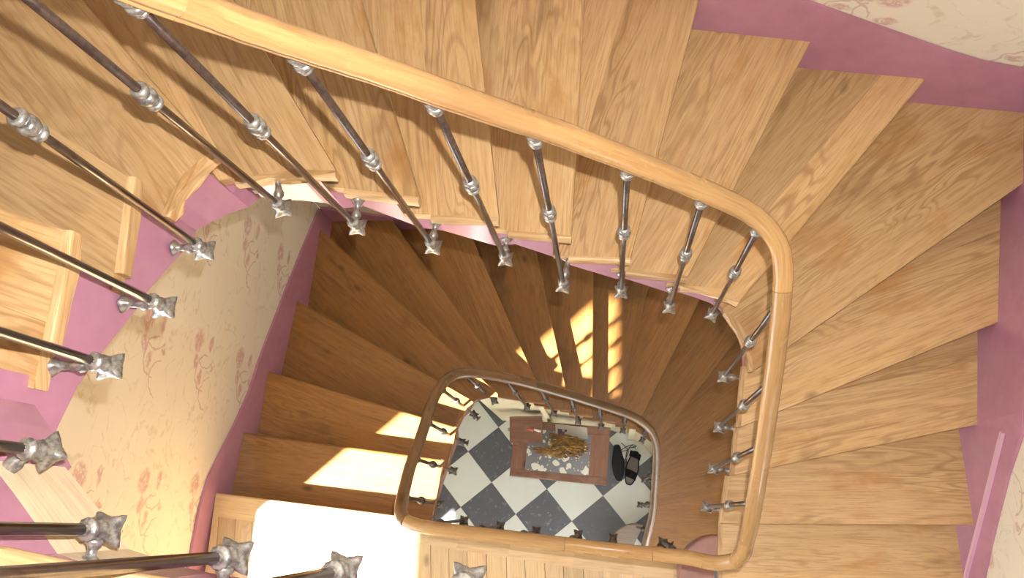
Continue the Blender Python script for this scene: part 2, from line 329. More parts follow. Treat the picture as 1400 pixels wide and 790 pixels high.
def marble_mat():
    t = NT('breccia_marble')
    tc = t.n('ShaderNodeTexCoord').outputs['UV']
    wob = t.n('ShaderNodeTexNoise')
    t.link(tc, wob.inputs[0])
    wob.inputs['Scale'].default_value = 9
    mx = t.n('ShaderNodeVectorMath', operation='MULTIPLY_ADD')
    t.link(wob.outputs['Color'], mx.inputs[0])
    mx.inputs[1].default_value = (.06, .06, 0)
    t.link(tc, mx.inputs[2])
    vo = t.n('ShaderNodeTexVoronoi', feature='F1')
    t.link(mx.outputs[0], vo.inputs['Vector'])
    vo.inputs['Scale'].default_value = 19
    sz = t.n('ShaderNodeSeparateXYZ')
    t.link(vo.outputs['Color'], sz.inputs[0])
    lim = t.math('MULTIPLY', sz.outputs[0], .74)
    blob = t.ramp(t.math('SUBTRACT', lim, vo.outputs['Distance']), .0, .06)
    v2 = t.n('ShaderNodeTexVoronoi', feature='F1')
    t.link(mx.outputs[0], v2.inputs['Vector'])
    v2.inputs['Scale'].default_value = 40
    sz2 = t.n('ShaderNodeSeparateXYZ')
    t.link(v2.outputs['Color'], sz2.inputs[0])
    blob2 = t.ramp(t.math('SUBTRACT', t.math('MULTIPLY', sz2.outputs[0], .38), v2.outputs['Distance']), .0, .08)
    base = t.mix(t.noise(tc, 14, 4), (.13, .135, .14), (.24, .24, .25))
    col = t.mix(blob2, base, (.55, .53, .48))
    col = t.mix(blob, col, (.76, .74, .66))
    return t.out(col, .3, spec=.5)


M['marble'] = marble_mat()

# ------------------------------------------------------------------ object helpers


def link(o, parent=None):
    C.objects.link(o)
    if parent is not None:
        o.parent = parent
    return o


def tag(o, label=None, cat=None, group=None, kind=None):
    if label:
        o['label'] = label
    if cat:
        o['category'] = cat
    if group:
        o['group'] = group
    if kind:
        o['kind'] = kind
    return o


def thing(name, label, cat, loc=(0, 0, 0), group=None):
    o = bpy.data.objects.new(name, None)
    o.location = loc
    o.empty_display_size = .1
    link(o)
    return tag(o, label, cat, group)


def obj(name, bm, mat, parent=None, smooth=False, mats=None):
    me = bpy.data.meshes.new(name)
    bmesh.ops.recalc_face_normals(bm, faces=bm.faces)
    bm.to_mesh(me)
    bm.free()
    for x in (mats or [mat]):
        me.materials.append(x)
    if smooth:
        for p in me.polygons:
            p.use_smooth = True
    o = bpy.data.objects.new(name, me)
    link(o)
    if parent is not None:
        o.parent = parent
        o.matrix_parent_inverse = Matrix.Translation(-Vector(parent.location))
    return o


def inst(name, me, parent, mw):
    o = bpy.data.objects.new(name, me)
    link(o, parent)
    o.matrix_parent_inverse = Matrix.Identity(4)
    o.matrix_basis = mw
    return o


def set_uv(bm, ax, origin=(0, 0)):
    """UV in metres: u along the 2D direction ax, v across it (sides use z for v)."""
    uv = bm.loops.layers.uv.verify()
    d = Vector(ax).normalized()
    e = Vector((-d.y, d.x))
    for f in bm.faces:
        up = abs(f.normal.z) > .5
        for l in f.loops:
            p = l.vert.co
            q = Vector((p.x - origin[0], p.y - origin[1]))
            l[uv].uv = (q.dot(d), q.dot(e) if up else p.z + q.dot(e) * .3)


def prism(poly, z0, z1, bev=None, off=.012, seg=3, ax=(1, 0), zbot=None):
    """Solid over a 2D polygon; bev = set of edge indices whose top and bottom edges get rounded."""
    bm = bmesh.new()
    area = sum(poly[i].x * poly[(i + 1) % len(poly)].y - poly[(i + 1) % len(poly)].x * poly[i].y for i in range(len(poly)))
    idx = list(range(len(poly)))
    b = [bm.verts.new((poly[i].x, poly[i].y, z0 if zbot is None else zbot[i])) for i in idx]
    t = [bm.verts.new((poly[i].x, poly[i].y, z1)) for i in idx]
    n = len(poly)
    bm.faces.new(t if area > 0 else t[::-1])
    bm.faces.new(b[::-1] if area > 0 else b)
    for i in range(n):
        j = (i + 1) % n
        bm.faces.new((b[i], b[j], t[j], t[i]) if area > 0 else (b[j], b[i], t[i], t[j]))
    if bev:
        es = []
        for i in bev:
            j = (i + 1) % n
            for A, B in ((t[i], t[j]), (b[i], b[j])):
                e = bm.edges.get((A, B))
                if e:
                    es.append(e)
        bmesh.ops.bevel(bm, geom=es, offset=off, segments=seg, affect='EDGES', profile=.5)
    bm.normal_update()
    set_uv(bm, ax, poly[0])
    return bm


def box_bm(x0, x1, y0, y1, z0, z1, bev=0.0, ax=(1, 0)):
    bm = bmesh.new()
    bmesh.ops.create_cube(bm, size=1)
    for v in bm.verts:
        v.co = Vector(((x0 + x1) / 2 + v.co.x * (x1 - x0), (y0 + y1) / 2 + v.co.y * (y1 - y0), (z0 + z1) / 2 + v.co.z * (z1 - z0)))
    if bev:
        bmesh.ops.bevel(bm, geom=bm.edges[:], offset=bev, segments=2, affect='EDGES')
    bm.normal_update()
    set_uv(bm, ax, (x0, y0))
    return bm


def lathe(prof, seg=16, mod=None):
    """prof: (z, r) bottom to top; mod(z, angle) multiplies the radius."""
    bm = bmesh.new()
    rings = []
    for z, r in prof:
        if r < 1e-5:
            rings.append([bm.verts.new((0, 0, z))])
        else:
            ring = []
            for i in range(seg):
                a = 2 * math.pi * i / seg
                k = mod(z, a) if mod else 1
                ring.append(bm.verts.new((r * k * math.cos(a), r * k * math.sin(a), z)))
            rings.append(ring)
    for a, b in zip(rings[:-1], rings[1:]):
        for i in range(seg):
            j = (i + 1) % seg
            if len(a) == 1 and len(b) > 1:
                bm.faces.new((a[0], b[j], b[i]))
            elif len(b) == 1 and len(a) > 1:
                bm.faces.new((a[i], a[j], b[0]))
            elif len(a) > 1:
                bm.faces.new((a[i], a[j], b[j], b[i]))
    return bm


def sweep(pts, prof, closed_ends=True, vert=None):
    """prof: (lateral, up) outline swept along 3D points; UV u along, v around."""
    bm = bmesh.new()
    uv = bm.loops.layers.uv.verify()
    rings, s = [], 0.0
    ss = []
    n = len(prof)
    for i, p in enumerate(pts):
        a = pts[max(i - 1, 0)]
        b = pts[min(i + 1, len(pts) - 1)]
        t = (b - a).normalized()
        ref = Vector((0, 0, 1)) if abs(t.z) < .97 else (vert or Vector((0, 1, 0)))
        lat = t.cross(ref).normalized()
        up = lat.cross(t)
        if i:
            s += (p - pts[i - 1]).length
        ss.append(s)
        rings.append([bm.verts.new(p + lat * q[0] + up * q[1]) for q in prof])
    per = [0.0]
    for i in range(n):
        a, b = prof[i], prof[(i + 1) % n]
        per.append(per[-1] + math.hypot(a[0] - b[0], a[1] - b[1]))
    for k in range(len(rings) - 1):
        for i in range(n):
            j = (i + 1) % n
            f = bm.faces.new((rings[k][i], rings[k][j], rings[k + 1][j], rings[k + 1][i]))
            for l, w in zip(f.loops, ((ss[k], per[i]), (ss[k], per[i + 1]), (ss[k + 1], per[i + 1]), (ss[k + 1], per[i]))):
                l[uv].uv = w
    if closed_ends:
        for rg in (rings[0][::-1], rings[-1]):
            bm.faces.new([bm.verts.new(v.co) for v in rg])
    return bm


def circle(r, n=8):
    return [(r * math.cos(2 * math.pi * i / n), r * math.sin(2 * math.pi * i / n)) for i in range(n)]


# ------------------------------------------------------------------ plan helpers
def cross2(a, b):
    return a.x * b.y - a.y * b.x


def meet(p, d, q, e):
    k = cross2(d, e)
    if abs(k) < 1e-9:
        return None
    return p + d * (cross2(q - p, e) / k)


def wall_hit(p, d):
    best = None
    for i in range(len(WALL)):
        a, b = WALL[i], WALL[(i + 1) % len(WALL)]
        e = b - a
        k = cross2(d, e)
        if abs(k) < 1e-9:
            continue
        t = cross2(a - p, e) / k
        s = cross2(a - p, d) / k
        if t > 1e-4 and -1e-6 <= s <= 1 + 1e-6 and (best is None or t < best[0]):
            best = (t, p + d * t, i + s)
    return best


def clip(poly, p, nrm):
    out = []
    for i in range(len(poly)):
        a, b = poly[i], poly[(i + 1) % len(poly)]
        da, db = (a - p).dot(nrm), (b - p).dot(nrm)
        if da >= 0:
            out.append(a)
        if (da > 0 and db < 0) or (da < 0 and db > 0):
            out.append(a + (b - a) * (da / (da - db)))
    res = []
    for q in out:
        if not res or (q - res[-1]).length > 5e-4:
            res.append(q)
    if len(res) > 1 and (res[0] - res[-1]).length < 5e-4:
        res.pop()
    return res


WELL_C = Vector((-.2, .35))


def inset(line, d):
    """Move an inner edge polyline by d away from the well."""
    out = []
    for i, p in enumerate(line):
        a, b = line[max(i - 1, 0)], line[min(i + 1, len(line) - 1)]
        t = (b - a).normalized()
        n = Vector((-t.y, t.x))
        if n.dot(p - WELL_C) < 0:
            n = -n
        out.append(p + n * d)
    return out


# ------------------------------------------------------------------ walls, floor, ceiling (the setting)
TOP = Z(34)


def wall_strip(name, pts, z0, z1, mat, holes=(), u0=0.0, thick=.16):
    """A vertical wall along 2D points facing the stairwell, as a solid with openings (s0, s1, z0, z1)."""
    bm = bmesh.new()
    uv = bm.loops.layers.uv.verify()
    seg = []
    s = u0
    for i in range(len(pts) - 1):
        seg.append((s, pts[i], pts[i + 1]))
        s += (pts[i + 1] - pts[i]).length
    total = s

    def at(q):
        for k in range(len(seg) - 1, -1, -1):
            if q >= seg[k][0] - 1e-6:
                d = (seg[k][2] - seg[k][1]).normalized()
                return seg[k][1] + d * (q - seg[k][0]), Vector((d.y, -d.x))
    cuts = sorted({round(x[0], 5) for x in seg} | {round(total, 5)} | {round(h[0], 5) for h in holes} | {round(h[1], 5) for h in holes})
    zs = sorted({z0, z1} | {h[2] for h in holes} | {h[3] for h in holes})
    for a, b in zip(cuts[:-1], cuts[1:]):
        for c, d in zip(zs[:-1], zs[1:]):
            mid = ((a + b) / 2, (c + d) / 2)
            if any(h[0] < mid[0] < h[1] and h[2] < mid[1] < h[3] for h in holes):
                continue
            pa, na = at(a + 1e-4)
            pb, _ = at(b - 1e-4)
            o = na * thick
            v = [bm.verts.new((q.x, q.y, z)) for q, z in ((pa, c), (pb, c), (pb, d), (pa, d))]
            w = [bm.verts.new((q.x + o.x, q.y + o.y, z)) for q, z in ((pa, c), (pb, c), (pb, d), (pa, d))]
            fs = [bm.faces.new(v), bm.faces.new(w[::-1])]
            for l, (us, zz) in zip(fs[0].loops, ((a, c), (b, c), (b, d), (a, d))):
                l[uv].uv = (us, zz)
            for i in range(4):
                j = (i + 1) % 4
                bm.faces.new((v[j], v[i], w[i], w[j]))
    me = bpy.data.meshes.new(name)
    bm.to_mesh(me)
    bm.free()
    me.materials.append(mat)
    o = link(bpy.data.objects.new(name, me))
    o['kind'] = 'structure'
    return o


# wall polyline runs counter-clockwise, so its left side is the stairwell
W_ACC = [0.0]
for a, b in zip(WALL[:-1], WALL[1:]):
    W_ACC.append(W_ACC[-1] + (b - a).length)


def outw(line, d):
    """Offset the wall line outwards (the real wall stands behind its skirting)."""
    res = []
    for i, p in enumerate(line):
        a, b = line[max(i - 1, 0)], line[min(i + 1, len(line) - 1)]
        t = (b - a).normalized()
        res.append(p + Vector((t.y, -t.x)) * d)
    return res


WOUT = outw(WALL, .014)
WOUT[5] = WALL[5] + Vector((.014, .014))
WOUT[12] = WALL[12] + Vector((-.014, .014))
sL = W_ACC[17]


def s_of_y(y):                    # arc position of a point of the left wall
    for i in range(12, 19):
        a, b = WALL[i], WALL[i + 1]
        if b.y <= y <= a.y:
            return W_ACC[i] + (a.y - y) / (a.y - b.y) * (W_ACC[i + 1] - W_ACC[i])


WIN = [  # casement openings in the left wall: y range and z range, one per storey
    (-1.50, -.50, .55, 1.35),
    (-1.62, -.20, Z(0) + .42, Z(0) + 1.98),
    (-1.30, -.20, Z(17) + .78, Z(17) + 1.2)]
holes = [(s_of_y(w[1]), s_of_y(w[0]), w[2], w[3]) for w in WIN]
wall_strip('wall_right', WOUT[0:6], 0, TOP, M['paper'], [(.3, .9, Z(17) + .9, Z(17) + 1.9)], u0=-.33)  # unseen upper-storey opening, added to let diffuse daylight in from the right
wall_strip('wall_back', WOUT[5:13], 0, TOP, M['paper'], u0=W_ACC[5] + .55)
wall_strip('wall_left', WOUT[12:20], 0, TOP, M['paper'], holes, u0=W_ACC[12])
wall_strip('wall_front', [WOUT[19], WOUT[0]], 0, TOP, M['paper'], [(W_ACC[19] + 2.1, W_ACC[19] + 3.1, .02, 2.2), (W_ACC[19] + 2.75, W_ACC[19] + 3.1, Z(0) + .95, Z(0) + 1.75)], u0=W_ACC[19])  # unseen hall door and landing window openings, added to brighten with daylight

for n_, w in enumerate(WIN):
    pa = Vector((0, 0))

    def on_wall(y):
        for i in range(12, 19):
            a, b = WOUT[i], WOUT[i + 1]
            if b.y <= y <= a.y:
                k = (a.y - y) / (a.y - b.y)
                return a + (b - a) * k
    p0, p1 = on_wall(w[0]), on_wall(w[1])
    d = (p1 - p0).normalized()
    nn = Vector((-d.y, d.x))
    if nn.x > 0:
        nn = -nn
    root = thing('window_%d' % (n_ + 1), None, None, (p0.x, p0.y, w[2]))
    root['kind'] = 'structure'

    def bar(sa, sb, za, zb, name):
        q = [p0 + d * sa + nn * .07, p0 + d * sb + nn * .07, p0 + d * sb + nn * .12, p0 + d * sa + nn * .12]
        obj(name, prism(q, za, zb, ax=d), M['white'], root)
    Lw = (p1 - p0).length
    bar(0, .05, w[2], w[3], 'jamb')
    bar(Lw - .05, Lw, w[2], w[3], 'jamb')
    bar(.05, Lw - .05, w[2], w[2] + .05, 'sill_rail')
    bar(.05, Lw - .05, w[3] - .05, w[3], 'head_rail')

fl = thing('floor', None, None, (0, 0, 0))
fl['kind'] = 'structure'
full = [p.copy() for p in WOUT]
obj('mortar_bed', prism(full, -.12, -.008), M['grey'], fl)
ta, tb, to = (Vector(v) for v in D['tiles'])
cell = {}
for i in range(-9, 12):
    for j in range(-9, 12):
        o = to + ta * i + tb * j
        g = .0012
        ua, ub = ta.normalized() * g, tb.normalized() * g
        q = [o + ua + ub, o + ta - ua + ub, o + ta + tb - ua - ub, o + tb + ua - ub]
        cx = (q[0] + q[2]) / 2
        if not (-1.95 < cx.x < 1.45 and -1.9 < cx.y < 1.9):
            continue
        for k in range(len(WOUT)):
            a, b = WOUT[k], WOUT[(k + 1) % len(WOUT)]
            t = (b - a).normalized()
            if q:
                q = clip(q, a, Vector((-t.y, t.x)))
        if len(q) < 3:
            continue
        bm = prism(q, -.008, random.uniform(-.0006, .0006), ax=ta)
        obj('tile', bm, M['slate'] if (i + j) % 2 == 1 else M['ivory'], fl)
ce = obj('ceiling', prism(full, TOP, TOP + .1), M['plaster'])
ce['kind'] = 'structure'


# ------------------------------------------------------------------ skirtings: pink boards that climb with the steps
def skirting(name, pts, lv_top, lv_bot, thick=.013):
    """pts on the wall line; a solid board between the two level curves."""
    bm = bmesh.new()
    o = outw(pts, thick)
    vs = []
    for p, q, a, b in zip(pts, o, lv_top, lv_bot):
        vs.append([bm.verts.new((p.x, p.y, Z(b))), bm.verts.new((p.x, p.y, Z(a))), bm.verts.new((q.x, q.y, Z(a))), bm.verts.new((q.x, q.y, Z(b)))])
    for A, B in zip(vs[:-1], vs[1:]):
        for i in range(4):
            j = (i + 1) % 4
            bm.faces.new((A[i], B[i], B[j], A[j]))
    bm.faces.new(vs[0][::-1])
    bm.faces.new(vs[-1])
    bm.normal_update()
    set_uv(bm, (1, 0))
    s = obj(name, bm, M['pink'])
    s['kind'] = 'structure'
    return s


def wall_pts(s0, s1, n=None):
    """Points of the wall line between two arc positions, corners kept."""
    res = []

    def at(q):
        for i in range(len(W_ACC) - 1):
            if W_ACC[i] <= q <= W_ACC[i + 1] + 1e-9:
                return WALL[i] + (WALL[i + 1] - WALL[i]) * ((q - W_ACC[i]) / (W_ACC[i + 1] - W_ACC[i]))
    ss = sorted({s0, s1} | {a for a in W_ACC if s0 < a < s1} | ({s0 + (s1 - s0) * k / n for k in range(n + 1)} if n else set()))
    return [at(q) for q in ss], ss


def interp(x, xs, ys):
    if x <= xs[0]:
        return ys[0]
    for a, b, c, d in zip(xs[:-1], xs[1:], ys[:-1], ys[1:]):
        if x <= b:
            return c + (d - c) * (x - a) / (b - a)
    return ys[-1]


TOPS_U = ([0, 1.2, 1.522, 1.851, 2.047, 2.55, 3.0, 3.344, 3.483, 3.592, 3.878, 4.151, 4.6, 5.4, 6.0, 6.58, 7.2, 7.9, 8.3, 8.5, 10],
          [0.8, 1.0, 1.99, 3.73, 5.01, 5.6, 6.2, 6.6, 6.74, 6.96, 7.65, 8.31, 9.3, 11.0, 12.2, 13.4, 14.9, 16.8, 17.7, 17.75, 17.75])
TOPS_L = ([0, 1.7, 2.4, 3.1, 3.4, 4.2, 5.2, 5.8, 6.55, 6.73, 7.136, 7.418, 7.735, 7.97, 8.117, 8.285, 8.502, 10],
          [-16, -14.9, -12.9, -11.0, -10.3, -9.2, -7.2, -5.6, -3.62, -3.07, -1.99, -1.45, -.93, -.13, .48, .71, .74, .74])
for nm, (s0, s1) in (('right', (0.02, W_ACC[5])), ('back', (W_ACC[5], W_ACC[12])), ('left', (W_ACC[12], W_ACC[19]))):
    for tops, drop in ((TOPS_U, 3.2), (TOPS_L, 3.0)):
        pts, ss = wall_pts(s0, s1, 24)
        tp = [interp(q, *tops) for q in ss]
        lo = min(tops[1][0], 0) if tops is TOPS_L else 0
        bt = [max(t - drop, -17 if tops is TOPS_L else 0) for t in tp]
        skirting('baseboard_' + nm, pts, tp, bt)

# ------------------------------------------------------------------ staircases
THICK = .036
NOSE = .045                       # overhang of a nosing over the riser below


def tread_poly(inner, nose_dir, back_p, back_d):
    """inner: edge polyline tip -> back; returns polygon, index of the nosing edge, indices of inner edges."""
    tip = inner[0]
    o1 = wall_hit(tip, nose_dir)
    last = inner[-1]
    d = (inner[-1] - inner[-2]).normalized()
    bi = meet(last, d, back_p, back_d)
    if bi is None or (bi - last).length > .35:
        bi = last + back_d * 0
    pts = list(inner)
    if (bi - last).dot(d) > 0:
        pts.append(bi)
    else:
        pts[-1] = bi
    o2 = wall_hit(pts[-1], back_d)
    corner = []
    i, j = int(o1[2]), int(o2[2])
    for k in range(i + 1, j + 1):
        if i + 1 <= k < o2[2]:
            corner.append(WALL[k % len(WALL)].copy())
    # tip ... back, outer back, wall corners reversed, outer nosing
    poly = pts + [o2[1]] + corner[::-1] + [o1[1]]
    return poly, len(poly) - 1, list(range(len(pts) - 1))


def flight(name, label, edges, inners, levels, mat, split, top_nose, bracket_col, delta):
    root = thing(name, label, 'staircase', (0, 0, Z(levels[0] - 1)))
    lines = {}
    for k in levels:
        inn = inners[k]
        e = edges[k]
        lines[k] = (inn[0], (e[1] - e[0]).normalized())
    lines[levels[-1] + 1] = top_nose
    for k in levels:
        inn = inners[k]
        tip, nd = lines[k]
        q, bd = lines[k + 1]
        up = Vector((-nd.y, nd.x))
        if up.dot(inn[-1] - tip) < 0:
            up = -up
        ub_ = Vector((-bd.y, bd.x))
        if ub_.dot(inn[-1] - tip) < 0:
            ub_ = -ub_
        z1 = Z(k)
        z0 = z1 - THICK
        back_p = q + ub_ * (NOSE + .02)
        strip = inset(inn, .016)
        body_inner = [strip[0] if i == 0 else p for i, p in enumerate(strip)]
        poly, ne, _ = tread_poly(body_inner, nd, back_p, bd)
        # joint between the two boards of a tread, parallel to the nosing
        frac = split[(k * 7) % len(split)]
        depth = max((p - tip).dot(up) for p in poly)
        a = clip(poly, tip + up * (depth * frac - .0002), -up)
        b = clip(poly, tip + up * (depth * frac + .0002), up)
        for part in (a, b):
            if len(part) < 3:
                continue
            bev = set()
            for i in range(len(part)):
                p0, p1 = part[i], part[(i + 1) % len(part)]
                if abs((p0 - tip).dot(up)) < .003 and abs((p1 - tip).dot(up)) < .003 and (p0 - p1).length > .05:
                    bev.add(i)
            board = obj('tread_board', prism(part, z0, z1, bev, .013, 3, ax=nd), mat, root)
            if part is a:
                first = board
        # return nosing along the open end
        bi = body_inner
        n = len(inn)
        rp = list(inn) + [p for p in bi[::-1]]
        obj('nosing_return', prism(rp, z0 - .001, z1 + .0006, set(range(n - 1)), .010, 3, ax=(inn[-1] - inn[0])), mat, first)
        # riser below this nosing
        li = inset(inn, .036)
        r0 = meet(li[0], (li[1] - li[0]).normalized(), tip + up * NOSE, nd) or tip + up * NOSE + nd * .024
        h1 = wall_hit(r0, nd)
        rr = [r0, h1[1], h1[1] + up * .022, r0 + up * .022]
        obj('riser', prism(rr, Z(k - 1) - .02, z0, ax=nd), M['riser'], root)
        # outer string, cut to the steps
        d0, d1 = (.032, .066) if not (callable(delta) and -10 <= k <= -6) else (.085, .115)
        lead = (inn[1] - inn[0]).normalized()
        tail = (inn[-1] - inn[-2]).normalized()

        def trim(d_):
            line = inset(inn, d_)
            res = [p for p in line if (p - tip).dot(up) > NOSE + .004]
            st = meet(line[0], lead, tip + up * NOSE, nd)
            if st is not None and (st - line[0]).length < .2:
                res = [st] + res
            if k + 1 in inners:
                nl = inset(inners[k + 1], d_)
                en = meet(nl[0], (nl[1] - nl[0]).normalized(), q + ub_ * NOSE, bd)
                if en is not None and (en - nl[0]).length > .2:
                    en = nl[0]
            else:
                en = meet(line[-1], tail, q + ub_ * NOSE, bd)
            res = [p for i_, p in enumerate(res) if i_ == 0 or (p - q).dot(ub_) < NOSE - .004]
            if en is not None and (en - line[-1]).length < .25:
                res.append(en)
            return res
        si, so = trim(d0), trim(d1)
        if len(si) < 2 or len(so) < 2:
            si, so = inset(inn, d0), inset(inn, d1)
        ln = [0.0]
        for u, w in zip(si[:-1], si[1:]):
            ln.append(ln[-1] + (w - u).length)
        lo_ = [0.0]
        for u, w in zip(so[:-1], so[1:]):
            lo_.append(lo_[-1] + (w - u).length)

        def bott(f):
            return Z(delta(k, f)) if callable(delta) else Z(k + f - .02 - delta)
        bot_i, bot_o = [bott(x / ln[-1]) for x in ln], [bott(x / lo_[-1]) for x in lo_]
        rp = si + so[::-1]
        mt = bracket_col(k)
        obj('string_panel', prism(rp, 0, z0 - .0005, ax=(inn[-1] - inn[0]), zbot=bot_i + bot_o[::-1]), mt, root)
        # plaster soffit under the step
        if not callable(delta):
            bm = bmesh.new()
            lo = [k - delta + .15, k + 1 - delta + .15]
            A0, A1 = so[0], so[-1]
            B0 = wall_hit(A0, nd)[1]
            B1 = wall_hit(A1, bd)[1]
            ring = [(A0, lo[0]), (B0, lo[0]), (B1, lo[1]), (A1, lo[1])]
            v = [bm.verts.new((p.x, p.y, Z(l))) for p, l in ring]
            w = [bm.verts.new((p.x, p.y, Z(l) + .02)) for p, l in ring]
            bm.faces.new(v[::-1])
            bm.faces.new(w)
            for i in range(4):
                j = (i + 1) % 4
                bm.faces.new((v[i], v[j], w[j], w[i]))
            bm.normal_update()
            set_uv(bm, (1, 0))
            obj('soffit', bm, M['plaster'], root)
    return root


# first step and the two steps outside the picture
UI[1] = [Vector((.436, -.34)), Vector((.447, -.15)), Vector((.458, -.024))]
UE[1] = [Vector((.436, -.34)), Vector((1.405, -.365))]
UI[16] = [Vector(p) for p in ((-.903, .262), (-.90, .15), (-.885, .08), (-.86, .035), (-.825, .005))]
UE[16] = [Vector((-.903, .262)), Vector((-1.838, .40))]
UI[15][-1] = Vector((-.905, .27))
up_root = flight('staircase', 'upper flight of winding pale oak steps with rose painted string, climbing from the parquet landing', UE, UI, list(range(1, 17)),
                 M['oak'], [.36, .55, .3, .62, .45], (Vector((-.82, -.012)), Vector((-1, .115)).normalized()), lambda k: M['pink'], 1.7)

LI[-16] = [Vector((.226, -.36)), Vector((.245, -.2)), Vector((.271, -.092))]
LE[-16] = [Vector((.226, -.36)), Vector((1.40, -.37))]
LI[-1] = [Vector((-.794, .262)), Vector((-.815, .16)), Vector((-.84, -.01))]


def low_delta(k, t):
    return HALL if k <= -6 else max(k + t - 1.7, HALL)


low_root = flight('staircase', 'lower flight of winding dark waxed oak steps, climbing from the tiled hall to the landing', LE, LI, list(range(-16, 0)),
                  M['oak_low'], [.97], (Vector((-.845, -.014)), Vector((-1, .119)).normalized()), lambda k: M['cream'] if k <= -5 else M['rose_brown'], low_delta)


def half_round(c, r, a0, a1, n=14):
    return [c + Vector((math.cos(math.radians(a0 + (a1 - a0) * i / n)), math.sin(math.radians(a0 + (a1 - a0) * i / n)))) * r for i in range(n + 1)]


bn = half_round(Vector((.452, -.245)), .168, 88, 250)
obj('bullnose_end', prism(bn, Z(0), Z(1) - .03, set(range(14)), .01, 3), M['rose_brown'], up_root)
bn = half_round(Vector((.20, -.29)), .235, 75, 230)
obj('bullnose_end', prism(bn, 0, Z(-16) - .002, set(range(14)), .012, 3), M['worn_step'], low_root)
# diagonal under-stair panel
sp = [Vector(p) for p in ((-1.20, 1.10), (-.86, .765), (-.43, .755), (-.41, .69))]
obj('under_stair_panel', prism(sp + inset(sp, .03)[::-1], 0, Z(-6.6)), M['cream'], low_root)


# ------------------------------------------------------------------ landings
def landing(name, level, poly, edge_line, border_line, tilt, mat, fascia_mat):
    root = thing(name, None, None, (0, 0, Z(level)))
    root['kind'] = 'structure'
    z1, z0 = Z(level), Z(level) - .03
    bm = prism(inset(edge_line, .05) + poly[len(edge_line):], z0 - .22, z0 - .002)
    obj('landing_slab', bm, M['plaster'], root)
    # border boards between the nosing and the parquet
    nb = len(edge_line)
    for i in range(nb - 1):
        q = [edge_line[i], edge_line[i + 1], border_line[i + 1], border_line[i]]
        ax = edge_line[i + 1] - edge_line[i]
        obj('border_board', prism(q, z0, z1, {0}, .012, 3, ax=ax), mat, root)
        f = inset([edge_line[i], edge_line[i + 1]], .03)
        g = inset([edge_line[i], edge_line[i + 1]], .055)
        obj('fascia', prism(f + g[::-1], Z(level - 1.9), z0, ax=ax), fascia_mat, root)
    # parquet boards across the border
    x = border_line[0].x
    d = Vector((math.sin(math.radians(tilt)), -math.cos(math.radians(tilt))))
    e = Vector((-d.y, d.x))
    reg = border_line + [p for p in poly if p.y < -.4]
    lo = min((p - border_line[0]).dot(e) for p in reg)
    hi = max((p - border_line[0]).dot(e) for p in reg)
    s = lo
    while s < hi:
        wd = .086 + random.uniform(-.004, .004)
        q = clip(list(reg), border_line[0] + e * (s + .0011), e)
        if len(q) > 2:
            q = clip(q, border_line[0] + e * (s + wd - .0011), -e)
        if len(q) > 2:
            cut = -.55 - random.random() * .6
            for part in (clip(q, Vector((0, cut + .0007)), Vector((0, 1))), clip(q, Vector((0, cut - .0007)), Vector((0, -1)))):
                if len(part) > 2:
                    obj('plank', prism(part, z0, z1 + random.uniform(-.0008, .0008), ax=d), mat, root)
        s += wd
    return root


e1 = [Vector(p) for p in ((-1.869, .106), (-1.45, .057), (-1.13, .019), (-.88, -.012), (-.80, -.05), (-.66, -.066), (-.44, -.086), (-.15, -.108), (.10, -.128), (.275, -.146), (.445, -.16))]
b1 = [Vector(p) for p in ((-1.873, .0), (-1.47, -.055), (-1.16, -.092), (-.95, -.112), (-.84, -.126), (-.70, -.148), (-.46, -.181), (-.17, -.222), (.10, -.254), (.27, -.272), (.445, -.29))]
p1 = [e.copy() for e in e1] + [Vector((.445, -.34)), Vector((1.405, -.37)), Vector((1.41, -1.75)), Vector((-1.95, -1.75)), Vector((-1.905, -.3))]
r1 = b1 + [Vector((1.405, -.37))]
landing('floor_landing', 0, p1, e1, b1, 2.0, M['plank'], M['rose_brown'])
e2 = [Vector(p) for p in ((-1.869, .106), (-1.30, .045), (-.86, -.008), (-.80, -.018), (-.669, -.034), (-.577, -.051), (-.31, -.088), (0, -.125), (.30, -.16), (.47, -.18), (1.40, -.29))]
b2 = [e + Vector((-.012, -.105)) for e in e2]
b2[0] = Vector((-1.874, 0))
b2[-1] = Vector((1.405, -.395))
p2 = [e.copy() for e in e2] + [Vector((1.41, -1.75)), Vector((-1.95, -1.75)), Vector((-1.905, -.3))]
landing('floor_landing', 17, p2, e2, b2, 2.0, M['oak'], M['pink'])

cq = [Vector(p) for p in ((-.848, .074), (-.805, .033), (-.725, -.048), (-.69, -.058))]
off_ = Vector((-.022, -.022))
obj('corner_board', prism(cq + [p + off_ for p in cq[::-1]], Z(15.0), Z(15.95), ax=(1, -1)), M['pale'], up_root)  # reflected landing light is put into this board's pale colour
obj('string_panel', prism(cq + [p + off_ for p in cq[::-1]], Z(15.95) + .0005, Z(16.7), ax=(1, -1)), M['pink'], up_root)
cq = [Vector(p) for p in ((-.93, .175), (-.896, .137), (-.8485, .0745))]
obj('string_panel', prism(cq + [p + off_ for p in cq[::-1]], Z(14.9), Z(16) - .05, ax=(1, -1)), M['pink'], up_root)

# ------------------------------------------------------------------ railings
RAIL = [(.0, .027), (.012, .0255), (.021, .020), (.027, .010), (.028, .0), (.0255, -.009), (.020, -.013), (.021, -.017), (.021, -.022), (.016, -.025),
        (-.016, -.025), (-.021, -.022), (-.021, -.017), (-.020, -.013), (-.0255, -.009), (-.028, .0), (-.027, .010), (-.021, .020), (-.012, .0255)]

knop_me = None


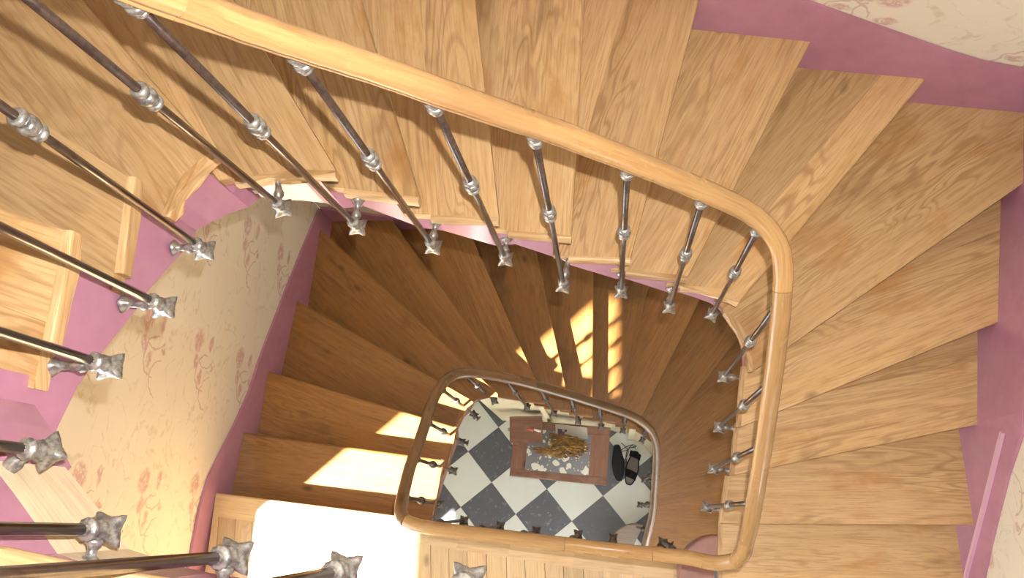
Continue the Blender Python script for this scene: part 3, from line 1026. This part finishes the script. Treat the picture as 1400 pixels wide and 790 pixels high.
def finish(bm, name, mat):
    me = bpy.data.meshes.new(name)
    bmesh.ops.recalc_face_normals(bm, faces=bm.faces)
    bm.to_mesh(me)
    bm.free()
    me.materials.append(mat)
    for p in me.polygons:
        p.use_smooth = True
    return me


def bead(z, r, h):
    return [(z, r * .62), (z + h * .12, r * .88), (z + h * .35, r), (z + h * .65, r), (z + h * .88, r * .88), (z + h, r * .62)]


def ring_mod(z, a):
    return 1 + .03 * math.cos(8 * a)


KNOP = finish(lathe([(-.033, .006)] + bead(-.032, .0155, .013) + bead(-.019, .0125, .007) + bead(-.012, .0175, .024) + bead(.012, .0125, .007) + bead(.019, .0155, .013) + [(.033, .006)], 18, ring_mod), 'knop', M['pewter'])
COLLAR = finish(lathe([(-.048, .006)] + bead(-.047, .0135, .010) + bead(-.037, .0165, .015) + bead(-.022, .0125, .006) + bead(-.016, .0155, .010) + [(-.004, .017), (.0, .018), (.002, .0)], 18), 'collar', M['pewter'])


def leaf_mod(z, a):
    k = math.exp(-((z - .030) / .017) ** 2)
    return 1 + k * (.27 * math.cos(4 * a) + .08 * math.cos(8 * a)) + .05 * math.cos(12 * a)


FINIAL = finish(lathe([(0, 0), (.002, .004), (.006, .008), (.010, .007), (.013, .0085), (.016, .0135), (.022, .0195), (.029, .0225), (.036, .021), (.042, .0165), (.047, .0135), (.053, .0150), (.058, .0125), (.064, .0105), (.070, .0105)]
                      + bead(.071, .0155, .012) + [(.085, .009), (.092, .0075), (.094, .0)], 32, leaf_mod), 'finial', M['pewter'])
BRK = lathe([(0, .0), (.001, .0075), (.014, .0065), (.018, .011), (.026, .0125), (.032, .009), (.040, .007), (.052, .0075), (.058, .014), (.062, .0165), (.066, .017), (.068, 0)], 12, lambda z, a: 1 + .12 * math.cos(4 * a))
BRACKET = finish(BRK, 'bracket', M['pewter'])


PALE_SET = (FINIAL, KNOP, COLLAR, BRACKET)


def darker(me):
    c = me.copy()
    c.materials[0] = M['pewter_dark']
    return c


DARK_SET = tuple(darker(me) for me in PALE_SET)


def frame(z, x_hint):
    z = z.normalized()
    x = (x_hint - z * x_hint.dot(z)).normalized()
    y = z.cross(x)
    return Matrix((x, y, z)).transposed().to_4x4()


def baluster(root, foot, top, toward, reach, twist, dark):
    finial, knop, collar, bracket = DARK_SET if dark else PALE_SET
    ax = (top - foot)
    L = ax.length
    rot = frame(ax, Vector((toward.x, toward.y, 0)))
    o0 = Vector(root.location)
    sh = lathe([(.078, .0), (.078, .0079), (L - .004, .0079), (L - .004, 0)], 10)
    me = finish(sh, 'baluster', M['shaft_dark'] if dark else M['shaft'])
    for p in me.polygons:
        p.use_smooth = len(p.vertices) == 4
    T = Matrix.Translation(foot - o0) @ rot
    b = inst('baluster', me, root, T)
    inst('finial', finial, b, Matrix.Rotation(twist + math.pi / 4, 4, 'Z'))
    inst('knop', knop, b, Matrix.Translation((0, 0, L * .60)))
    inst('collar', collar, b, Matrix.Translation((0, 0, L - .018)))
    s = reach / .068
    br = Matrix.Translation((0, 0, .055)) @ Matrix.Rotation(math.pi / 2, 4, 'Y') @ Matrix.Scale(s, 4, (0, 0, 1))
    inst('bracket', bracket, b, br)
    return b


def nearest(p, line):
    best = None
    for a, b in zip(line[:-1], line[1:]):
        d = b - a
        if d.length < 1e-6:
            continue
        t = max(0, min(1, (p - a).dot(d) / d.dot(d)))
        q = a + d * t
        if best is None or (q - p).length < best[0]:
            best = ((q - p).length, q, t)
    return best


def handrail(root, pts, seams, mat):
    cuts = [0] + list(seams) + [len(pts) - 1]
    for a, b in zip(cuts[:-1], cuts[1:]):
        seg = [p.copy() for p in pts[a:b + 1]]
        if a:
            seg[0] += (seg[1] - seg[0]).normalized() * .0012
        seg = [p - Vector((0, 0, 0)) for p in seg]
        obj('handrail', sweep(seg, [(x * .87, y * .9) for x, y in RAIL]), mat, root, smooth=True)


def rail_near(xy, pts):
    flat = [Vector((p.x, p.y)) for p in pts]
    best = None
    for i in range(len(pts) - 1):
        a, d = flat[i], flat[i + 1] - flat[i]
        if d.length < 1e-6:
            continue
        t = max(0, min(1, (xy - a).dot(d) / d.dot(d)))
        q = pts[i] + (pts[i + 1] - pts[i]) * t
        l = (Vector((q.x, q.y)) - xy).length
        if best is None or l < best[0]:
            best = (l, q)
    return best[1]


DB = 1.55


def rail_set(name, label, rail, seams, mat, balusters, lines, dark=False):
    root = thing(name, label, 'railing', (rail[0].x, rail[0].y, rail[0].z - 1.0))
    handrail(root, rail, seams, mat)
    for i, (lv, x, y) in enumerate(balusters):
        xy = Vector((x, y))
        q = rail_near(xy, rail)
        foot = Vector((x, y, Z(lv - DB)))
        top = q - Vector((0, 0, .024))
        best = None
        for ln in lines:
            h = nearest(xy, inset(ln, .03))
            if best is None or h[0] < best[0]:
                best = h
        tw = best[1] - xy
        baluster(root, foot, top, tw, max(.045, min(tw.length, .13)), 0, dark)
    return root


ur = [Vector((p[0], p[1], Z(p[2]))) for p in D['UR'] if not (p[2] > 16.5)]
ur += [Vector((x, y, Z(l))) for x, y, l in ((-.575, .690, 16.7), (-.595, .682, 16.92), (-.622, .674, 17.2), (-.662, .664, 17.6), (-.715, .655, 18.0), (-.775, .625, 18.4), (-.82, .56, 18.8), (-.84, .47, 19.3), (-.835, .34, 20.0), (-.815, .2, 20.7), (-.785, .09, 21.2), (-.73, .02, 21.5), (-.63, -.022, 21.6), (-.44, -.052, 21.62), (-.31, -.075, 21.62), (-.163, -.1, 21.62), (.1, -.14, 21.62), (.42, -.175, 21.62))]
up_lines = [UI[k] for k in range(1, 17)] + [e2[2:]]
rail_set('stair_railing', 'stair railing of honey coloured wood on iron balusters along the upper flight', ur, [2, 22, 76], M['rail'],
         [(l, x, y) for l, x, y in D['UB']] + [(l, x, y) for l, x, y in D['U2B']] + [(17, .05, -.10), (17, .25, -.125)], up_lines)
lr = [Vector((p[0], p[1], Z(p[2]))) for p in D['LR']]
lr.insert(0, Vector((.16, -.34, Z(-11.3))))
low_lines = [LI[k] for k in range(-16, 0)] + [e1[3:10]]
cut = 90
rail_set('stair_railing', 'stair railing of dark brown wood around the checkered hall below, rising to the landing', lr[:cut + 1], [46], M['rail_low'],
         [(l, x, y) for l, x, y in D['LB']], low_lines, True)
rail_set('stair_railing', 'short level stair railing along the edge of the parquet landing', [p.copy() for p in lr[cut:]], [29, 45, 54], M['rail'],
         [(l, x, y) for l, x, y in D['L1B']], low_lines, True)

# ------------------------------------------------------------------ cable raceway on the right skirting
pts, ss = wall_pts(1.2, 2.037, 10)
lv = [interp(q, [1.2, 1.512, 1.79, 2.037], [-.2, 1.2, 2.78, 4.16]) for q in ss]
path = [Vector((p.x - .006, p.y, Z(l))) for p, l in zip(pts, lv)]
rc = obj('cable_raceway', sweep(path, [(-.006, -.008), (.006, -.008), (.006, .008), (-.006, .008)]), M['pale_pink'])
tag(rc, 'thin rose painted cable raceway climbing the skirting on the right wall', 'raceway')

# ------------------------------------------------------------------ hall furniture
T0 = Vector((-.345, .452))
tb_root = thing('side_table', 'small worn mahogany table with a speckled marble inlay standing on the checkered tiles', 'table', (T0.x, T0.y, 0))
th = Z(-12.9)
ang = -.10
ca, sa = math.cos(ang), math.sin(ang)


def tq(x, y):
    return Vector((T0.x + x * ca - y * sa, T0.y + x * sa + y * ca))


def tpoly(x0, x1, y0, y1):
    return [tq(x0, y0), tq(x1, y0), tq(x1, y1), tq(x0, y1)]


tax = Vector((ca, sa))
tay = Vector((-sa, ca))
HX, HY = .355, .208
obj('front_rail', prism(tpoly(-HX, HX, -HY, -HY + .055), th - .035, th, {0, 1, 3}, .008, 3, ax=tax), M['table'], tb_root)
obj('back_rail', prism(tpoly(-HX, HX, HY - .06, HY), th - .035, th, {1, 2, 3}, .008, 3, ax=tax), M['table'], tb_root)
for x0, x1, ys in ((-HX, -HX + .11, (-HY + .0555, .02, HY - .0605)), (HX - .135, HX, (-HY + .0555, -.02, HY - .0605))):
    for ya, yb in zip(ys[:-1], ys[1:]):
        obj('side_rail', prism(tpoly(x0, x1, ya + .0006, yb - .0006), th - .035, th - .001, {3} if x0 < 0 else {1}, .006, 2, ax=tay), M['table'], tb_root)
obj('marble_inlay', prism(tpoly(-HX + .111, HX - .136, -HY + .0565, HY - .0615), th - .03, th + .002, ax=tax), M['marble'], tb_root)
for y in (-HY + .035, HY - .055):
    obj('apron', prism(tpoly(-HX + .05, HX - .05, y, y + .02), th - .13, th - .036, ax=tax), M['table'], tb_root)
for x in (-HX + .03, HX - .05):
    obj('apron', prism(tpoly(x, x + .02, -HY + .06, HY - .06), th - .13, th - .036, ax=tay), M['table'], tb_root)
for x in (-HX + .045, HX - .045):
    for y in (-HY + .045, HY - .045):
        p = tq(x, y)
        bm = lathe([(0, 0), (0, .012), (.02, .02), (.05, .014), (.3, .018), (th - .16, .021), (th - .15, .028), (th - .036, .028), (th - .036, 0)], 12)
        bmesh.ops.translate(bm, verts=bm.verts, vec=(p.x, p.y, 0))
        obj('leg', bm, M['table'], tb_root, smooth=True)

bx = thing('wooden_box', 'square brown wooden box on the back corner of the marble inlaid table', 'box', (-.585, .60, th))
bz = th + .10
for nm, a in (('side_panel', (-.70, -.69, .52, .69)), ('side_panel', (-.48, -.47, .52, .69)), ('back_panel', (-.69, -.48, .68, .69)), ('front_panel', (-.69, -.48, .52, .53))):
    obj(nm, box_bm(*a, th + .001, bz - .012, .002), M['table'], bx)
obj('lid', box_bm(-.705, -.465, .512, .70, bz - .012, bz, .004), M['table'], bx)
obj('rim', box_bm(-.705, -.465, .688, .70, bz + .0005, bz + .015, .003), M['table'], bx)
obj('handle', box_bm(-.725, -.701, .60, .625, bz - .05, bz - .035, .004), M['pewter'], bx)

lt = thing('trinket', 'small red and white trinket lying on the lid of the wooden box', 'trinket', (-.55, .61, bz))
bm = lathe([(0, 0), (0, .011), (.05, .011), (.05, 0)], 10)
bmesh.ops.rotate(bm, verts=bm.verts, cent=(0, 0, 0), matrix=Matrix.Rotation(math.pi / 2, 3, 'Y') @ Matrix.Rotation(.3, 3, 'X'))
bmesh.ops.translate(bm, verts=bm.verts, vec=(-.575, .612, bz + .0115))
obj('barrel', bm, M['red'], lt, smooth=True)
bm = lathe([(0, 0), (0, .008), (.05, .009), (.05, 0)], 10)
bmesh.ops.rotate(bm, verts=bm.verts, cent=(0, 0, 0), matrix=Matrix.Rotation(math.pi / 2, 3, 'Y') @ Matrix.Rotation(.3, 3, 'X'))
bmesh.ops.translate(bm, verts=bm.verts, vec=(-.524, .605, bz + .0115))
obj('cap', bm, M['sheet'], lt, smooth=True)

# white printed sheet, slightly curled, at the back of the table top
bm = bmesh.new()
NX, NY = 14, 5
sheet_o = (-.385, .515)
vv = {}
for i in range(NX + 1):
    for j in range(NY + 1):
        x = -.375 + .235 * i / NX
        y = .572 + .082 * j / NY - .03 * (i / NX)
        z = th + .004 + .006 * math.sin(i * .7) * (j / NY) + .008 * (j / NY) ** 2
        vv[i, j] = bm.verts.new((x, y, z))
for i in range(NX):
    for j in range(NY):
        f = bm.faces.new((vv[i, j], vv[i + 1, j], vv[i + 1, j + 1], vv[i, j + 1]))
        f.material_index = 1 if (1 <= i <= 4 and j <= 2 and (i + j) % 5 != 0) else 0
bmesh.ops.solidify(bm, geom=bm.faces[:], thickness=.0012)
sh = obj('paper_sheet', bm, M['sheet'], None, True, [M['sheet'], M['purple']])
tag(sh, 'white paper sheet with a purple print at the back of the marble top', 'paper')

# dried flower bunch lying across the marble
bq = thing('dried_bouquet', 'bunch of golden brown dried flowers lying on the marble table top', 'bouquet', (-.36, .52, th))
rng = random.Random(5)
for nm, mat, cnt, sc in (('stems', M['straw'], 300, .30), ('seed_heads', M['straw2'], 230, .30)):
    bm = bmesh.new()
    for _ in range(cnt):
        a = rng.uniform(0, 2 * math.pi)
        rr = math.sqrt(rng.random())
        cx, cy = -.355 + .215 * rr * math.cos(a), .495 + .085 * rr * math.sin(a) - .10 * (.20 * rr * math.cos(a))
        if cx < -.405 and cy > .478:
            continue
        hz = th + .022 + .075 * (1 - rr * rr) * rng.random()
        if nm == 'stems':
            an = rng.gauss(-.25, .5)
            l = rng.uniform(.04, .11)
            d = Vector((math.cos(an), math.sin(an) * .6, rng.uniform(-.15, .25)))
            p = [Vector((cx, cy, hz)) + d * (l * (t - .5)) for t in (0, .5, 1)]
            p[1].z += .01
            p = [Vector((q.x, q.y, max(q.z, th + .006))) for q in p]
            sb = sweep(p, circle(.0018, 4))
            me = bpy.data.meshes.new('tmp')
            sb.to_mesh(me)
            sb.free()
            bm.from_mesh(me)
            bpy.data.meshes.remove(me)
        else:
            r = rng.uniform(.006, .013)
            bmesh.ops.create_icosphere(bm, subdivisions=1, radius=r, matrix=Matrix.Translation((cx, cy, max(hz, th + r + .002))) @ Matrix.Diagonal((1.5, .9, .7, 1)))
    s = obj(nm, bm, mat, bq)
    s['kind'] = 'stuff'


# shoes
def shoe(name, label, heel, toe, tilt, open_top):
    L = (toe - heel).length
    d = (toe - heel).normalized()
    e = Vector((-d.y, d.x))
    root = thing(name, label, 'shoe', (heel.x, heel.y, 0))

    def outline(k, w0):
        res = []
        for i in range(28):
            a = 2 * math.pi * i / 28
            t = .5 - .5 * math.cos(a)
            half = w0 * (.041 + .012 * math.sin(math.pi * min(1, max(0, (t - .25) / .75)) ** .8)) * min(1, (4 * t * (1 - t)) ** .27 if 0 < t < 1 else 0)
            s = 1 if a <= math.pi else -1
            res.append(heel + d * (L * (k + t * (1 - 2 * k))) + e * (s * half))
        return res
    obj('sole', prism(outline(0, 1.0), .0015, .020, set(range(28)), .003, 2, ax=d), M['sole'], root)
    bm = bmesh.new()
    rows = []
    for z, k, w in ((.0205, .01, .96), (.035, .015, .98), (.05, .03, .9), (.062, .06, .74), (.068, .12, .5)):
        rows.append([bm.verts.new((p.x, p.y, z - (.03 * max(0, (p - heel).dot(d) / L - .45) if z > .04 else 0))) for p in outline(k, w)])
    for A, B in zip(rows[:-1], rows[1:]):
        for i in range(28):
            bm.faces.new((A[i], A[(i + 1) % 28], B[(i + 1) % 28], B[i]))
    bm.faces.new(rows[-1])
    if open_top:
        # sandal: only straps over a bare insole
        bm.free()
        obj('insole', prism(outline(.03, .88), .0205, .025, ax=d), M['insole'], root)
        for t0, t1, hgt in ((.58, .80, .05), (.05, .22, .06)):
            sb = bmesh.new()
            prev = None
            for j in range(9):
                a = math.pi * j / 8
                w = .046
                off = math.cos(a) * w
                z = .014 + math.sin(a) * hgt
                q0 = heel + d * (L * (t0 + .03 * math.cos(a))) + e * off
                q1 = heel + d * (L * (t1 + .03 * math.cos(a))) + e * off
                cur = [sb.verts.new((q.x, q.y, z)) for q in (q0, q1)]
                if prev:
                    sb.faces.new((prev[0], prev[1], cur[1], cur[0]))
                prev = cur
            bmesh.ops.solidify(sb, geom=sb.faces[:], thickness=.004)
            obj('strap', sb, M['black'], root, True)
        rm = sweep([Vector((p.x, p.y, .026)) for p in outline(.02, .93)] + [Vector((*outline(.02, .93)[0], .026))], circle(.005, 6))
        obj('welt', rm, M['black'], root, True)
    else:
        obj('upper', bm, M['black'], root, True)
        obj('toe_band', prism([p + d * 0 for p in outline(.0, 1.02) if (p - heel).dot(d) / L > .93], .0025, .027, ax=d), M['sole'], root)
    return root


shoe('shoe', 'closed black slip-on shoe lying beside the table', Vector((.078, .56)), Vector((.088, .262)), 0, False)
shoe('sandal', 'black strapped sandal with a grey insole beside the closed black shoe', Vector((.232, .505)), Vector((.160, .235)), 0, True)

# cable loops on the tiles behind the shoes
cp = [(.115, .572), (.150, .535), (.17, .505), (.150, .455), (.135, .405), (.140, .37), (.155, .40), (.150, .47), (.175, .525), (.215, .535), (.235, .545), (.20, .555), (.165, .515), (.125, .505), (.10, .50), (.13, .525), (.19, .55), (.24, .52)]
cm = []
for i in range(len(cp) - 1):
    p0, p1, p2, p3 = (Vector(cp[max(0, min(len(cp) - 1, k))]) for k in (i - 1, i, i + 1, i + 2))
    for t in (0, .25, .5, .75):
        q = .5 * ((2 * p1) + (p2 - p0) * t + (2 * p0 - 5 * p1 + 4 * p2 - p3) * t * t + (3 * p1 - p0 - 3 * p2 + p3) * t ** 3)
        cm.append(Vector((q.x, q.y, .004 + .003 * (1 + math.sin(i * 1.7 + t)))))
cb = obj('cable', sweep(cm, circle(.003, 6)), M['cable'], None, True)
tag(cb, 'looped black cable lying on the tiles behind the shoes', 'cable')
